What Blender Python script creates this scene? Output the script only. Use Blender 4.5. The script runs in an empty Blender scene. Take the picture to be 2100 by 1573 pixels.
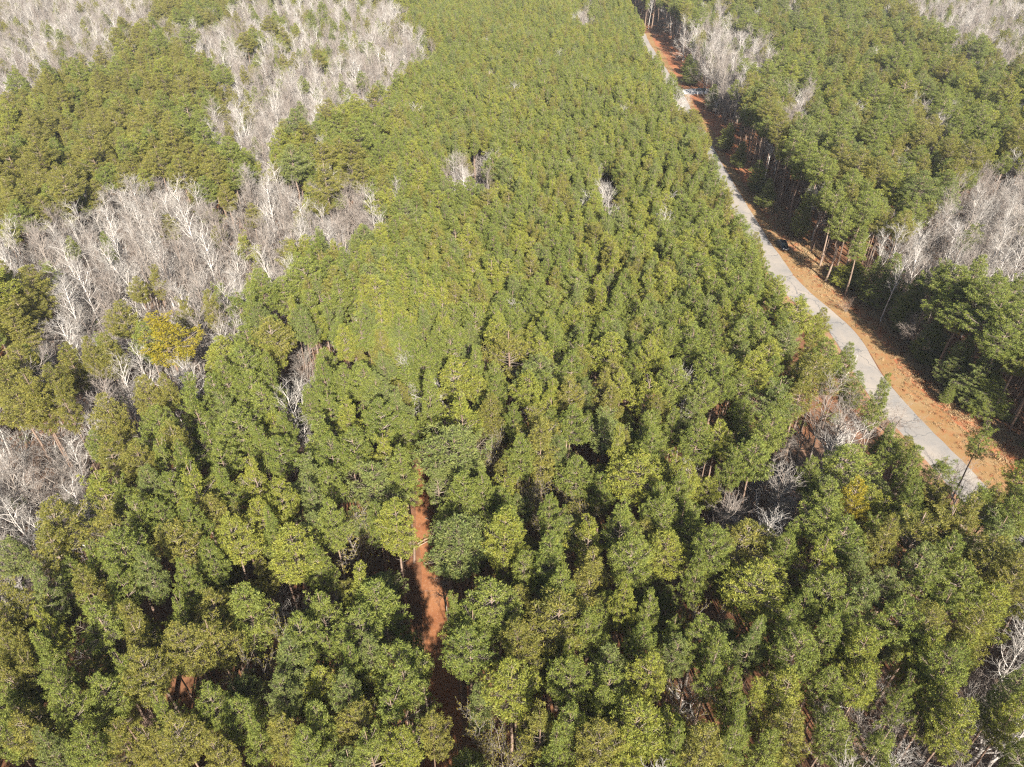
import bpy, math, random
import numpy as np
from mathutils import Vector, Matrix, Euler

R = math.radians
sc = bpy.context.scene
col = sc.collection

# ------------------------------------------------------------------ camera, sky, sun, exposure
PITCH = 36.5
FPX = 1454.0                       # focal length in photo pixels (photo 2100 x 1573)
HC = 72.0                          # camera height in metres
cam_d = bpy.data.cameras.new('camera')
cam_d.sensor_width = 36.0
cam_d.lens = 36.0 * FPX / 2100.0
cam_d.clip_start = 0.5
cam_d.clip_end = 8000.0
cam = bpy.data.objects.new('camera', cam_d)
cam.location = (0, 0, HC)
cam.rotation_euler = (R(90 - PITCH), 0, 0)
col.objects.link(cam)
sc.camera = cam

SUN_EL, SUN_AZ = 32.5, 12.0         # light travels away from the camera and a little left
world = bpy.data.worlds.new("World")
sc.world = world
world.use_nodes = True
wn = world.node_tree
bg = wn.nodes['Background']
sky = wn.nodes.new('ShaderNodeTexSky')
sky.sky_type = 'NISHITA'
sky.sun_disc = False
sky.sun_elevation = R(SUN_EL)
sky.sun_rotation = R(180 - SUN_AZ)
wn.links.new(sky.outputs[0], bg.inputs[0])
bg.inputs[1].default_value = 0.05
sd = bpy.data.lights.new('sun', 'SUN')
sd.energy = 5.0
sd.angle = R(0.5)
sd.color = (1.0, 0.93, 0.82)
sun = bpy.data.objects.new('sun', sd)
ldir = Vector((-math.sin(R(SUN_AZ)) * math.cos(R(SUN_EL)), math.cos(R(SUN_AZ)) * math.cos(R(SUN_EL)), -math.sin(R(SUN_EL))))
sun.rotation_euler = ldir.to_track_quat('-Z', 'Y').to_euler()
sun.location = (0, 0, 120)
col.objects.link(sun)
sc.view_settings.view_transform = 'Standard'
sc.view_settings.look = 'None'
sc.view_settings.exposure = 1.62
sc.view_settings.gamma = 1.0
sc.cycles.max_bounces = 5
sc.cycles.diffuse_bounces = 2
sc.cycles.transmission_bounces = 2
sc.cycles.volume_bounces = 0
sc.cycles.use_denoising = False
sc.cycles.filter_width = 1.25

# ------------------------------------------------------------------ picture <-> place
CT, ST = math.cos(R(PITCH)), math.sin(R(PITCH))
def at(px, py, z=0.0):
    x = (px - 1050.0) / FPX; v = (786.5 - py) / FPX
    dy = CT + v * ST; dz = -ST + v * CT
    t = (z - HC) / dz
    return x * t, dy * t
def proj(X, Y, Z):
    zc = Y * CT - (Z - HC) * ST
    yc = Y * ST + (Z - HC) * CT
    return 1050 + FPX * X / zc, 786.5 - FPX * yc / zc, zc
def height_at(px, py, Y):
    v = (786.5 - py) / FPX
    t = Y / (CT + v * ST)
    return HC + (-ST + v * CT) * t, (px - 1050.0) / FPX * t

def inpoly(x, y, P):
    c = False; j = len(P) - 1
    for i in range(len(P)):
        xi, yi = P[i]; xj, yj = P[j]
        if (yi > y) != (yj > y) and x < (xj - xi) * (y - yi) / (yj - yi) + xi:
            c = not c
        j = i
    return c

def tag(o, label=None, cat=None, group=None, kind=None):
    if label: o['label'] = label
    if cat: o['category'] = cat
    if group: o['group'] = group
    if kind: o['kind'] = kind
    return o

# ------------------------------------------------------------------ materials
def new_mat(name):
    m = bpy.data.materials.new(name); m.use_nodes = True
    nt = m.node_tree
    return m, nt, nt.nodes['Principled BSDF']
def rgb(c): return (c[0], c[1], c[2], 1.0)
def simple(name, c, rough=0.6, metal=0.0, spec=0.3):
    m, nt, b = new_mat(name)
    b.inputs['Base Color'].default_value = rgb(c)
    b.inputs['Roughness'].default_value = rough
    b.inputs['Metallic'].default_value = metal
    b.inputs['Specular IOR Level'].default_value = spec
    return m
def noise_mix(nt, c1, c2, scale, detail=4, lo=0.35, hi=0.65, vec=None, rough=0.6):
    n = nt.nodes.new('ShaderNodeTexNoise'); n.inputs['Scale'].default_value = scale
    n.inputs['Detail'].default_value = detail; n.inputs['Roughness'].default_value = rough
    if vec is not None: nt.links.new(vec, n.inputs['Vector'])
    r = nt.nodes.new('ShaderNodeMapRange'); r.inputs[1].default_value = lo; r.inputs[2].default_value = hi
    nt.links.new(n.outputs[0], r.inputs[0])
    mx = nt.nodes.new('ShaderNodeMix'); mx.data_type = 'RGBA'
    nt.links.new(r.outputs[0], mx.inputs[0])
    for k, c in ((6, c1), (7, c2)):
        if isinstance(c, tuple): mx.inputs[k].default_value = rgb(c)
        else: nt.links.new(c, mx.inputs[k])
    return mx.outputs[2]

def needle_mat(name, c1, c2, c3=None, trans=0.25):
    """needle foliage: hue varies from tree to tree and, slightly, through the crown"""
    m, nt, b = new_mat(name)
    oi = nt.nodes.new('ShaderNodeObjectInfo')
    mx = nt.nodes.new('ShaderNodeMix'); mx.data_type = 'RGBA'
    nt.links.new(oi.outputs['Random'], mx.inputs[0])
    mx.inputs[6].default_value = rgb(c1); mx.inputs[7].default_value = rgb(c2)
    tc = nt.nodes.new('ShaderNodeTexCoord')
    c3 = c3 or tuple(a * k for a, k in zip(c2, (1.5, 1.3, 1.1)))
    out = noise_mix(nt, mx.outputs[2], c3, 1.9, 2, 0.42, 0.80, tc.outputs['Object'])
    nt.links.new(out, b.inputs['Base Color'])
    b.inputs['Roughness'].default_value = 0.55
    b.inputs['Specular IOR Level'].default_value = 0.25
    tr = nt.nodes.new('ShaderNodeBsdfTranslucent')
    nt.links.new(out, tr.inputs['Color'])
    ms = nt.nodes.new('ShaderNodeMixShader'); ms.inputs[0].default_value = trans
    nt.links.new(b.outputs[0], ms.inputs[1]); nt.links.new(tr.outputs[0], ms.inputs[2])
    nt.links.new(ms.outputs[0], nt.nodes['Material Output'].inputs[0])
    return m
def wood_mat(name, c1, c2, c3=None):
    m, nt, b = new_mat(name)
    oi = nt.nodes.new('ShaderNodeObjectInfo')
    mx = nt.nodes.new('ShaderNodeMix'); mx.data_type = 'RGBA'
    nt.links.new(oi.outputs['Random'], mx.inputs[0])
    mx.inputs[6].default_value = rgb(c1); mx.inputs[7].default_value = rgb(c2)
    tc = nt.nodes.new('ShaderNodeTexCoord')
    out = noise_mix(nt, mx.outputs[2], c3 or tuple(a * 0.6 for a in c1), 3.0, 3, 0.45, 0.8, tc.outputs['Object'])
    nt.links.new(out, b.inputs['Base Color'])
    b.inputs['Roughness'].default_value = 0.85
    b.inputs['Specular IOR Level'].default_value = 0.15
    return m

NEEDLE = {
    'green':  needle_mat('needles_green',  (0.126, 0.163, 0.034), (0.172, 0.203, 0.043)),
    'olive':  needle_mat('needles_olive',  (0.150, 0.155, 0.032), (0.190, 0.185, 0.042)),
    'yellow': needle_mat('needles_yellow_green', (0.180, 0.208, 0.036), (0.220, 0.235, 0.042)),
    'blue':   needle_mat('needles_grey_green',   (0.126, 0.160, 0.046), (0.160, 0.190, 0.057)),
    'gold':   needle_mat('needles_golden', (0.285, 0.230, 0.020), (0.330, 0.262, 0.024), (0.20, 0.200, 0.028)),
}
M_BARK = wood_mat('pine_bark', (0.20, 0.135, 0.10), (0.27, 0.20, 0.155))
M_LIMB = wood_mat('pine_limb_wood', (0.17, 0.135, 0.105), (0.25, 0.21, 0.17))
M_PALE = wood_mat('pale_bark', (0.46, 0.425, 0.39), (0.58, 0.545, 0.51), (0.34, 0.30, 0.27))
M_GREY = wood_mat('grey_bark', (0.21, 0.17, 0.145), (0.30, 0.26, 0.225))
M_TWIG = wood_mat('twig_wood', (0.24, 0.205, 0.18), (0.325, 0.295, 0.265), (0.20, 0.16, 0.135))
M_TWIG_PALE = wood_mat('pale_twig_wood', (0.35, 0.325, 0.295), (0.44, 0.415, 0.385), (0.28, 0.245, 0.215))
M_BRUSH = wood_mat('brush_twigs', (0.20, 0.135, 0.10), (0.28, 0.20, 0.15))
M_BUD = needle_mat('bud_leaves', (0.165, 0.160, 0.030), (0.215, 0.190, 0.034), trans=0.3)

# ------------------------------------------------------------------ mesh building
class MB:
    def __init__(s): s.v = []; s.f = []; s.m = []; s.n = 0
    def add(s, verts, faces, mi=0):
        verts = np.asarray(verts, dtype=np.float64).reshape(-1, 3); faces = np.asarray(faces, dtype=np.int64)
        s.v.append(verts); s.f.append(faces + s.n); s.m.append(np.full(len(faces), mi, dtype=np.int32)); s.n += len(verts)
    def tube(s, pts, rad, sides=3, mi=0, cap=False):
        pts = np.asarray(pts, float); n = len(pts)
        d = np.gradient(pts, axis=0); d /= np.linalg.norm(d, axis=1)[:, None] + 1e-9
        ref = np.array([0.31, 0.17, 0.93]) if abs(d[0][2]) < 0.9 else np.array([1.0, 0.1, 0.0])
        u = np.cross(d, ref); u /= np.linalg.norm(u, axis=1)[:, None] + 1e-9
        w = np.cross(d, u)
        a = np.arange(sides) * 2 * math.pi / sides
        ring = (u[:, None, :] * np.cos(a)[None, :, None] + w[:, None, :] * np.sin(a)[None, :, None]) * np.asarray(rad, float)[:, None, None]
        V = (pts[:, None, :] + ring).reshape(-1, 3)
        F = []
        for i in range(n - 1):
            for k in range(sides):
                k2 = (k + 1) % sides
                F.append((i * sides + k, i * sides + k2, (i + 1) * sides + k2, (i + 1) * sides + k))
        s.add(V, F, mi)
        if cap and sides == 4:
            s.add(V[-4:], [(0, 1, 2, 3)], mi)
    def box(s, c, h, mi=0, rz=0.0):
        c = np.array(c, float); h = np.array(h, float)
        V = np.array([(x, y, z) for x in (-1, 1) for y in (-1, 1) for z in (-1, 1)], float) * h
        if rz:
            cs, sn = math.cos(rz), math.sin(rz)
            V = np.stack([V[:, 0] * cs - V[:, 1] * sn, V[:, 0] * sn + V[:, 1] * cs, V[:, 2]], 1)
        s.add(V + c, [(0, 1, 3, 2), (4, 6, 7, 5), (0, 4, 5, 1), (2, 3, 7, 6), (0, 2, 6, 4), (1, 5, 7, 3)], mi)
    def merge(s, o, mi_off=0):
        for v, f, m in zip(o.v, o.f, o.m): pass
        base = s.n
        for v, f, m in zip(o.v, o.f, o.m):
            s.v.append(v); s.f.append(f + base); s.m.append(m + mi_off)
        s.n += o.n
    def mesh(s, name, mats, smooth=False):
        me = bpy.data.meshes.new(name)
        V = np.concatenate(s.v)
        nl = sum(f.size for f in s.f); nf = sum(len(f) for f in s.f)
        loops = np.concatenate([f.ravel() for f in s.f])
        sizes = np.concatenate([np.full(len(f), f.shape[1]) for f in s.f])
        starts = np.concatenate([[0], np.cumsum(sizes)[:-1]])
        me.vertices.add(len(V)); me.vertices.foreach_set('co', V.astype(np.float32).ravel())
        me.loops.add(nl); me.loops.foreach_set('vertex_index', loops.astype(np.int32))
        me.polygons.add(nf); me.polygons.foreach_set('loop_start', starts.astype(np.int32))
        me.polygons.foreach_set('loop_total', sizes.astype(np.int32))
        me.polygons.foreach_set('material_index', np.concatenate(s.m))
        if smooth: me.polygons.foreach_set('use_smooth', np.ones(nf, dtype=bool))
        for m in (mats if isinstance(mats, (list, tuple)) else [mats]): me.materials.append(m)
        me.update(calc_edges=True)
        return me
def obj(name, me, parent=None, coll=None):
    o = bpy.data.objects.new(name, me); (coll or col).objects.link(o)
    if parent is not None: o.parent = parent
    return o

def unit(v): return v / (np.linalg.norm(v) + 1e-9)

# ------------------------------------------------------------------ pines
def tufts(mb, C, A, rng, nb, L, W, mi=0):
    """needle tufts: thin blades fanning out of each shoot end C around its axis A"""
    C = np.asarray(C); A = np.asarray(A); n = len(C)
    d = rng.normal(size=(n, nb, 3)); d /= np.linalg.norm(d, axis=2)[:, :, None]
    d = d + A[:, None, :] * 0.55; d /= np.linalg.norm(d, axis=2)[:, :, None]
    s = rng.normal(size=(n, nb, 3)); s = np.cross(d, s); s /= np.linalg.norm(s, axis=2)[:, :, None]
    ln = L * rng.uniform(0.7, 1.15, size=(n, nb, 1)) * rng.uniform(0.75, 1.2, size=(n, 1, 1))
    c = C[:, None, :] + d * ln * 0.12
    tip = C[:, None, :] + d * ln
    mid = C[:, None, :] + d * ln * 0.62
    V = np.stack([c, mid + s * W, tip, mid - s * W], axis=2).reshape(-1, 3)
    F = np.arange(n * nb * 4).reshape(-1, 4)
    mb.add(V, F, mi)

def make_pine(seed, H=18.0, base=10.5, Rm=2.0, kind='round', nb=22, dens=1.0):
    rng = np.random.default_rng(seed); rnd = random.Random(seed)
    tr = MB(); cr = MB()
    zs = np.linspace(0, H - 0.4, 9)
    wob = np.cumsum(rng.normal(0, 0.07, size=(9, 2)), axis=0); wob[0] = 0
    tp = np.column_stack([wob, zs])
    tr.tube(tp, np.linspace(0.19, 0.03, 9), 6, 0)
    def trunk(z):
        return np.array([np.interp(z, zs, wob[:, 0]), np.interp(z, zs, wob[:, 1]), z])
    C = []; A = []
    z = base; ang = rnd.random() * 6.28
    lump = [rnd.uniform(0.6, 1.35) for _ in range(7)]
    while z < H - 0.15:
        t = (z - base) / (H - base)
        if kind == 'round': r = Rm * min(1.0, 0.55 + 1.6 * t) * (1 - max(0, t - 0.25) ** 1.9 * 1.55) 
        elif kind == 'cone': r = Rm * min(1.0, 0.6 + 2 * t) * (1 - t) ** 0.75 + 0.25
        else: r = Rm * (0.75 + 0.35 * math.sin(t * 9 + seed)) * (1 - t ** 3 * 0.75)
        r = max(r, 0.35)
        nbz = 6 if t < 0.8 else 4
        for b in range(nbz):
            ang += 2 * math.pi / nbz + rnd.uniform(-0.35, 0.35)
            L = r * rnd.uniform(0.7, 1.12) * lump[int(ang * 1.1) % 7]
            if kind == 'ragged' and rnd.random() < 0.3: continue
            el = R(8 + 48 * t + rnd.uniform(-10, 12))
            ze = z + rnd.uniform(-0.25, 0.25)
            p0 = trunk(min(H - 0.5, ze - L * math.tan(el) * 0.75))
            dirh = np.array([math.cos(ang), math.sin(ang), 0])
            p1 = p0 + dirh * L * 0.55 + np.array([0, 0, L * math.tan(el) * 0.35])
            p2 = p0 + dirh * L + np.array([0, 0, L * math.tan(el) * 0.8])
            tr.tube([p0, p1, p2], [0.03 + 0.013 * L, 0.028 + 0.006 * L, 0.012], 3, 1)
            side = np.array([-dirh[1], dirh[0], 0])
            C.append(p2); A.append(unit(dirh * 0.6 + np.array([0, 0, 0.8])))
            ns = max(3, int(L * 6.2 * dens))
            for k in range(ns):
                u = 0.32 + 0.66 * (k + rnd.random()) / ns
                q = (1 - u) * (1 - u) * p0 + 2 * u * (1 - u) * p1 + u * u * p2 if False else (p0 + (p1 - p0) * u / 0.55 if u < 0.55 else p1 + (p2 - p1) * (u - 0.55) / 0.45)
                sl = (1 - abs(u - 0.6)) * rnd.uniform(0.18, 0.42) * L * 0.62 + 0.14
                e = q + side * sl * (1 if k % 2 else -1) + dirh * sl * 0.5 + np.array([0, 0, rnd.uniform(0.02, 0.38)])
                tr.tube([q, e], [0.016, 0.008], 3, 1)
                C.append(e); A.append(unit((e - q) * 0.7 + np.array([0, 0, 0.45])))
        z += rnd.uniform(0.48, 0.72)
    top = trunk(H - 0.4)
    C.append(top + np.array([0, 0, 0.3])); A.append(np.array([0, 0, 1.0]))
    tufts(cr, C, A, rng, nb, 0.32, 0.024, 0)
    # a few dead stubs below the crown
    for k in range(5):
        zz = rnd.uniform(base * 0.6, base); a = rnd.random() * 6.28
        p = trunk(zz); tr.tube([p, p + np.array([math.cos(a), math.sin(a), 0.1]) * rnd.uniform(0.4, 1.1)], [0.022, 0.008], 3, 1)
    return tr, cr

PINE_SPECS = [ # kind, H, base, R
    ('round', 18.0, 12.4, 2.0), ('round', 18.0, 13.0, 2.0), ('round', 18.0, 11.6, 2.0),
    ('cone', 18.0, 10.5, 2.0), ('cone', 18.0, 11.4, 2.0),
    ('ragged', 18.0, 10.5, 2.0), ('ragged', 18.0, 11.6, 2.0),
    ('cone', 18.0, 2.0, 2.0)]
pine_tr, pine_cr = [], []
for i, (k, H, b, r) in enumerate(PINE_SPECS):
    t, c = make_pine(100 + i, H, b, r, k)
    pine_tr.append(t); pine_cr.append(c)
me_ptr = [t.mesh('pine_trunk', [M_BARK, M_LIMB]) for t in pine_tr]
me_pcr = {}
def pine_crown(i, tone):
    if (i, tone) not in me_pcr:
        me_pcr[(i, tone)] = pine_cr[i].mesh('pine_crown', [NEEDLE[tone]])
    return me_pcr[(i, tone)]

# ------------------------------------------------------------------ bare trees
def make_bare(seed, kind):
    rng = random.Random(seed)
    tk = MB(); tw = MB(); ends = []
    def rv(): return np.array([rng.gauss(0, 1), rng.gauss(0, 1), rng.gauss(0, 1)])
    def path(p, d, L, n, bend, up):
        pts = [np.array(p, float)]; d = unit(np.array(d, float))
        for i in range(n):
            d = unit(d + rv() * bend + np.array([0, 0, up])); pts.append(pts[-1] + d * L / n)
        return np.array(pts), d
    def along(pts, u):
        n = len(pts) - 1; x = u * n; i = min(int(x), n - 1); f = x - i
        return pts[i] * (1 - f) + pts[i + 1] * f, unit(pts[i + 1] - pts[i])
    def child_dir(d, ang):
        s = unit(np.cross(d, rv())); return unit(d * math.cos(ang) + s * math.sin(ang))
    if kind == 'tall':
        H, tr_r, nl, la, lf = 17.0, 0.17, 14, (22, 42), 0.28; start = 0.42
    elif kind == 'wide':
        H, tr_r, nl, la, lf = 14.0, 0.24, 11, (38, 66), 0.60; start = 0.30
    elif kind == 'brush':
        H, tr_r, nl, la, lf = 5.0, 0.05, 0, (20, 45), 0.5; start = 0
    mains = []
    if kind == 'brush':
        for k in range(9):
            a = rng.random() * 6.28; t = rng.uniform(0.1, 0.5)
            pts, d = path((0.15 * math.cos(a), 0.15 * math.sin(a), 0), (math.cos(a) * t, math.sin(a) * t, 1), H * rng.uniform(0.7, 1.05), 4, 0.09, 0.02)
            tk.tube(pts, np.linspace(0.045, 0.015, 5), 3, 0); mains.append((pts, H * 0.55, 0.03))
    else:
        trunk_pts, _ = path((0, 0, 0), (0, 0, 1), H * (0.97 if kind == 'tall' else 0.72), 9, 0.035 if kind == 'tall' else 0.09, 0.08)
        rad = np.linspace(1, 0.12, 10) ** 0.9 * tr_r
        tk.tube(trunk_pts, rad, 6, 0)
        for k in range(nl):
            u = start + (0.97 - start) * (k + rng.random() * 0.8) / nl
            p, d = along(trunk_pts, min(u, 0.99))
            L = H * lf * (1.15 - u * 0.75) * rng.uniform(0.75, 1.15)
            dd = child_dir(d, R(rng.uniform(*la)))
            if dd[2] < 0.15: dd[2] = 0.25; dd = unit(dd)
            pts, _ = path(p, dd, L, 5, 0.12, 0.10)
            r0 = tr_r * (1 - u) * 0.55 + 0.035
            tk.tube(pts, np.linspace(r0, 0.022, 6), 4, 0)
            mains.append((pts, L, r0))
        mains.append((trunk_pts[5:], H * 0.35, 0.06))
    for pts, L, r0 in mains:
        nb = max(4, int(L * (1.5 if kind != 'brush' else 1.8)))
        for j in range(nb):
            u = 0.22 + 0.76 * (j + rng.random()) / nb
            p, d = along(pts, min(u, 0.99))
            l2 = (0.42 - 0.12 * u) * min(L, 5.5) * rng.uniform(0.6, 1.2) + 0.5
            p2, _ = path(p, child_dir(d, R(rng.uniform(25, 55))), l2, 3, 0.14, 0.10)
            tw.tube(p2, [0.027, 0.020, 0.014, 0.009], 3, 0)
            n3 = max(4, int(l2 * 3.2))
            for k in range(n3):
                u3 = 0.2 + 0.8 * (k + rng.random()) / n3
                p, d = along(p2, min(u3, 0.99))
                l3 = rng.uniform(0.45, 1.15) * (0.6 + 0.25 * l2)
                p3, _ = path(p, child_dir(d, R(rng.uniform(22, 50))), l3, 2, 0.12, 0.07)
                tw.tube(p3, [0.014, 0.010, 0.006], 3, 0); ends.append(p3[-1]); ends.append(p3[1])
                for q in range(1):
                    p, d = along(p3, rng.uniform(0.25, 0.9))
                    l4 = rng.uniform(0.25, 0.6)
                    e = p + child_dir(d, R(rng.uniform(22, 50))) * l4
                    tw.tube([p, e], [0.011, 0.006], 3, 0); ends.append(e)
    return tk, tw, np.array(ends)

bare_tk, bare_tw, bare_ends = [], [], []
BARE_SPECS = ['tall', 'tall', 'tall', 'wide', 'wide', 'wide', 'brush', 'brush']
for i, k in enumerate(BARE_SPECS):
    a, b, e = make_bare(500 + i, k)
    bare_tk.append(a); bare_tw.append(b); bare_ends.append(e)
me_btk = {}; me_btw = {}
def bare_meshes(i, pale):
    if (i, pale) not in me_btk:
        me_btk[(i, pale)] = bare_tk[i].mesh('bare_trunk', [M_PALE if pale else M_GREY])
        me_btw[(i, pale)] = bare_tw[i].mesh('bare_branches', [M_TWIG_PALE if pale else (M_TWIG if BARE_SPECS[i] != 'brush' else M_BRUSH)])
    return me_btk[(i, pale)], me_btw[(i, pale)]
# budding crowns: small yellow-green leaf clusters on the twig ends of a spreading tree
me_bud = []
for i in (3, 4, 5):
    mb = MB(); rng = np.random.default_rng(900 + i)
    e = bare_ends[i]; e = e[rng.random(len(e)) < 0.85]
    A = rng.normal(size=e.shape); A /= np.linalg.norm(A, axis=1)[:, None]
    tufts(mb, e, A, rng, 5, 0.17, 0.035, 0)
    me_bud.append((i, mb.mesh('bud_leaves', [M_BUD])))

# ------------------------------------------------------------------ zones (crown-level outlines measured on the photo)
BARE = [
 [(-300,-300),(305,-300),(320,0),(335,60),(300,95),(225,100),(180,112),(145,118),(105,138),(88,158),(50,165),(0,182),(-300,200)],
 [(330,62),(400,55),(470,25),(520,0),(700,-5),(830,10),(835,35),(800,60),(860,62),(895,85),(865,112),(805,150),(785,190),(650,212),(618,238),(575,255),(520,300),(470,300),(440,285),(420,250),(432,215),(478,200),(455,150),(410,100)],
 [(-300,440),(0,440),(25,480),(75,440),(130,430),(225,405),(235,378),(300,372),(345,345),(375,395),(415,405),(480,365),(540,352),(600,372),(700,365),(765,380),(760,425),(720,462),(700,482),(640,462),(592,480),(570,540),(600,565),(565,600),(515,612),(482,640),(488,690),(440,690),(420,720),(410,790),(360,810),(318,775),(290,850),(215,870),(205,945),(190,1020),(110,1070),(50,1135),(20,1190),(-300,1300)],
 [(1965,372),(2000,355),(2110,335),(2400,330),(2400,590),(2110,600),(2040,590),(1950,600),(1850,590),(1800,560),(1795,500),(1815,482),(1872,452),(1905,420),(1965,410)],
 [(1845,-300),(2400,-300),(2400,160),(2105,120),(2060,112),(2020,92),(1995,122),(1950,60),(1900,30),(1845,8)],
 [(1372,75),(1400,60),(1475,40),(1510,60),(1590,85),(1598,128),(1530,135),(1490,165),(1440,160),(1400,120)],
 [(908,318),(925,305),(1005,300),(1008,360),(975,375),(935,352)],
 [(1225,350),(1262,348),(1268,410),(1228,415)],
 [(1604,190),(1665,188),(1668,245),(1615,238)],
 [(1885,215),(1950,222),(1950,250),(1900,240)],
 [(590,690),(690,700),(700,740),(620,745)],
 [(570,775),(640,770),(648,880),(600,890),(575,830)],
 [(1430,985),(1530,960),(1640,985),(1645,1070),(1560,1090),(1440,1060)],
 [(1600,830),(1760,800),(1810,900),(1760,960),(1610,960)],
 [(1830,1370),(1960,1350),(2100,1270),(2400,1250),(2400,1900),(1850,1900),(1800,1480)],
 [(1735,1440),(1800,1420),(1830,1573),(1800,1900),(1690,1900),(1700,1500)],
 [(1420,30),(1480,10),(1520,20),(1500,50)], [(1600,0),(1640,-10),(1650,20),(1610,25)], [(1175,10),(1210,0),(1225,25),(1190,45)],
]
PINE_ISLANDS = [
 [(-300,545),(0,545),(60,535),(108,590),(95,635),(35,660),(30,700),(-300,705)],
 [(-300,735),(60,735),(135,730),(230,706),(258,720),(255,755),(195,790),(145,840),(90,840),(20,850),(-300,860)],
 [(285,650),(395,650),(400,740),(300,745)], [(240,640),(292,640),(292,690),(240,690)],
 [(120,515),(165,515),(170,545),(120,550)], [(375,620),(400,620),(400,660),(370,660)],
 [(300,0),(460,0),(465,30),(400,60),(335,50)], [(225,48),(320,40),(325,92),(240,95)], [(100,85),(115,78),(118,100),(102,102)],
 [(135,60),(165,45),(168,80),(138,85)],
 [(475,60),(525,65),(525,105),(470,100)], [(550,70),(585,75),(583,112),(555,110)], [(628,90),(665,92),(660,135),(630,135)],
 [(490,130),(545,130),(540,170),(500,170)], [(505,200),(545,205),(545,235),(510,230)], [(670,160),(700,165),(698,200),(672,195)],
 [(640,20),(670,20),(668,60),(642,55)], [(540,30),(575,25),(572,60),(545,62)], [(405,330),(490,330),(488,415),(410,415)],
 [(285,455),(345,450),(350,500),(290,505)], [(545,405),(580,405),(578,450),(545,450)], [(645,385),(690,390),(688,440),(650,440)],
 [(1780,50),(1810,50),(1812,80),(1782,80)], [(1985,75),(2035,70),(2040,120),(1990,125)],
 [(2010,460),(2045,460),(2045,500),(2012,500)], [(1830,455),(1870,455),(1870,490),(1835,490)],
 [(500,500),(545,490),(548,560),(505,560)], [(470,440),(500,440),(500,490),(472,490)],
]
PLANT = [(440,760),(480,640),(560,600),(600,560),(595,490),(700,490),(770,400),(820,170),(900,90),(850,40),(840,-300),(1310,-300),(1330,110),(1395,230),(1480,400),(1540,520),(1600,640),(1500,760),(1100,740)]
def zone(px, py):
    for P in PINE_ISLANDS:
        if inpoly(px, py, P): return 'pine'
    for P in BARE:
        if inpoly(px, py, P): return 'bare'
    if inpoly(px, py, PLANT): return 'plant'
    return 'pine'

# ------------------------------------------------------------------ road and track lines on the ground
edge_px = [(1322,68),(1338,98),(1352,120),(1367,141),(1382,163),(1396,182),(1408,203),(1421,232),(1443,265),(1477,327),(1513,393),(1547,443),(1558,463),(1585,502),(1605,534),(1621,558),(1639,589),(1660,611),(1700,632),(1733,648),(1768,680),(1790,735),(1817,795),(1877,848),(1910,885),(1937,912),(1967,938),(2017,988),(2080,1062),(2160,1160),(2260,1290)]
edge = np.array([at(x, y) for x, y in edge_px])      # right-hand edge of the asphalt
def resample(P, step=2.0, sm=3):
    P = np.asarray(P); d = np.concatenate([[0], np.cumsum(np.linalg.norm(np.diff(P, axis=0), axis=1))])
    s = np.arange(0, d[-1], step); Q = np.column_stack([np.interp(s, d, P[:, 0]), np.interp(s, d, P[:, 1])])
    for _ in range(sm * 4):
        Q[1:-1] = (Q[:-2] + 2 * Q[1:-1] + Q[2:]) / 4
    return Q
edge = resample(edge, 2.0, 7)
def normals(Q):
    d = np.gradient(Q, axis=0); d /= np.linalg.norm(d, axis=1)[:, None]
    return np.column_stack([-d[:, 1], d[:, 0]])      # left of travel
nrm = normals(edge)
# edge runs from far to near, so its left-hand normal points to the right of the picture; the road lies at -normal
ROADW = 5.0
sgn = 1.0 if nrm[len(nrm)//2][0] > 0 else -1.0
nrm_r = nrm * sgn                                      # points right (east)
road_c = edge - nrm_r * ROADW / 2
track_px = [(870,835),(872,850),(880,900),(874,960),(868,1040),(873,1090),(872,1130),(884,1190),(893,1240),(902,1330),(912,1390),(922,1460),(912,1520),(905,1573),(900,1700),(895,1850)]
track = resample(np.array([at(x, y) for x, y in track_px]), 2.0, 1)
def sdist(Q, X, Y):
    d = np.hypot(Q[:, 0] - X, Q[:, 1] - Y); i = int(d.argmin()); return float(d[i]), i
def road_off(X, Y):
    """signed distance to the right-hand asphalt edge (positive = east), and station"""
    d, i = sdist(edge, X, Y)
    s = (X - edge[i, 0]) * nrm_r[i, 0] + (Y - edge[i, 1]) * nrm_r[i, 1]
    return (d if s > 0 else -d), i
verge_px = {0: 5.0}
# width of the open verge on the east side, by station (metres)
stY = edge[:, 1]
def verge_w(Y):
    return float(np.interp(Y, [0, 70, 82, 95, 107, 130, 157, 180, 226, 285, 330, 430], [12, 11, 10.5, 9.0, 7.8, 8.2, 7.6, 6.2, 7.4, 8.5, 11, 12]))

# ------------------------------------------------------------------ ground, road, verge, track sheets
def grid_mesh(name, X0, X1, Y0, Y1, nx, ny, mat, attr=None):
    xs = np.linspace(X0, X1, nx); ys = np.linspace(Y0, Y1, ny)
    V = np.array([(x, y, 0) for y in ys for x in xs], float)
    F = [(j * nx + i, j * nx + i + 1, (j + 1) * nx + i + 1, (j + 1) * nx + i) for j in range(ny - 1) for i in range(nx - 1)]
    mb = MB(); mb.add(V, F); me = mb.mesh(name, mat)
    if attr:
        a = me.attributes.new(attr[0], 'FLOAT', 'POINT'); a.data.foreach_set('value', np.array([attr[1](v[0], v[1]) for v in V], dtype=np.float32))
    return me

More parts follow.
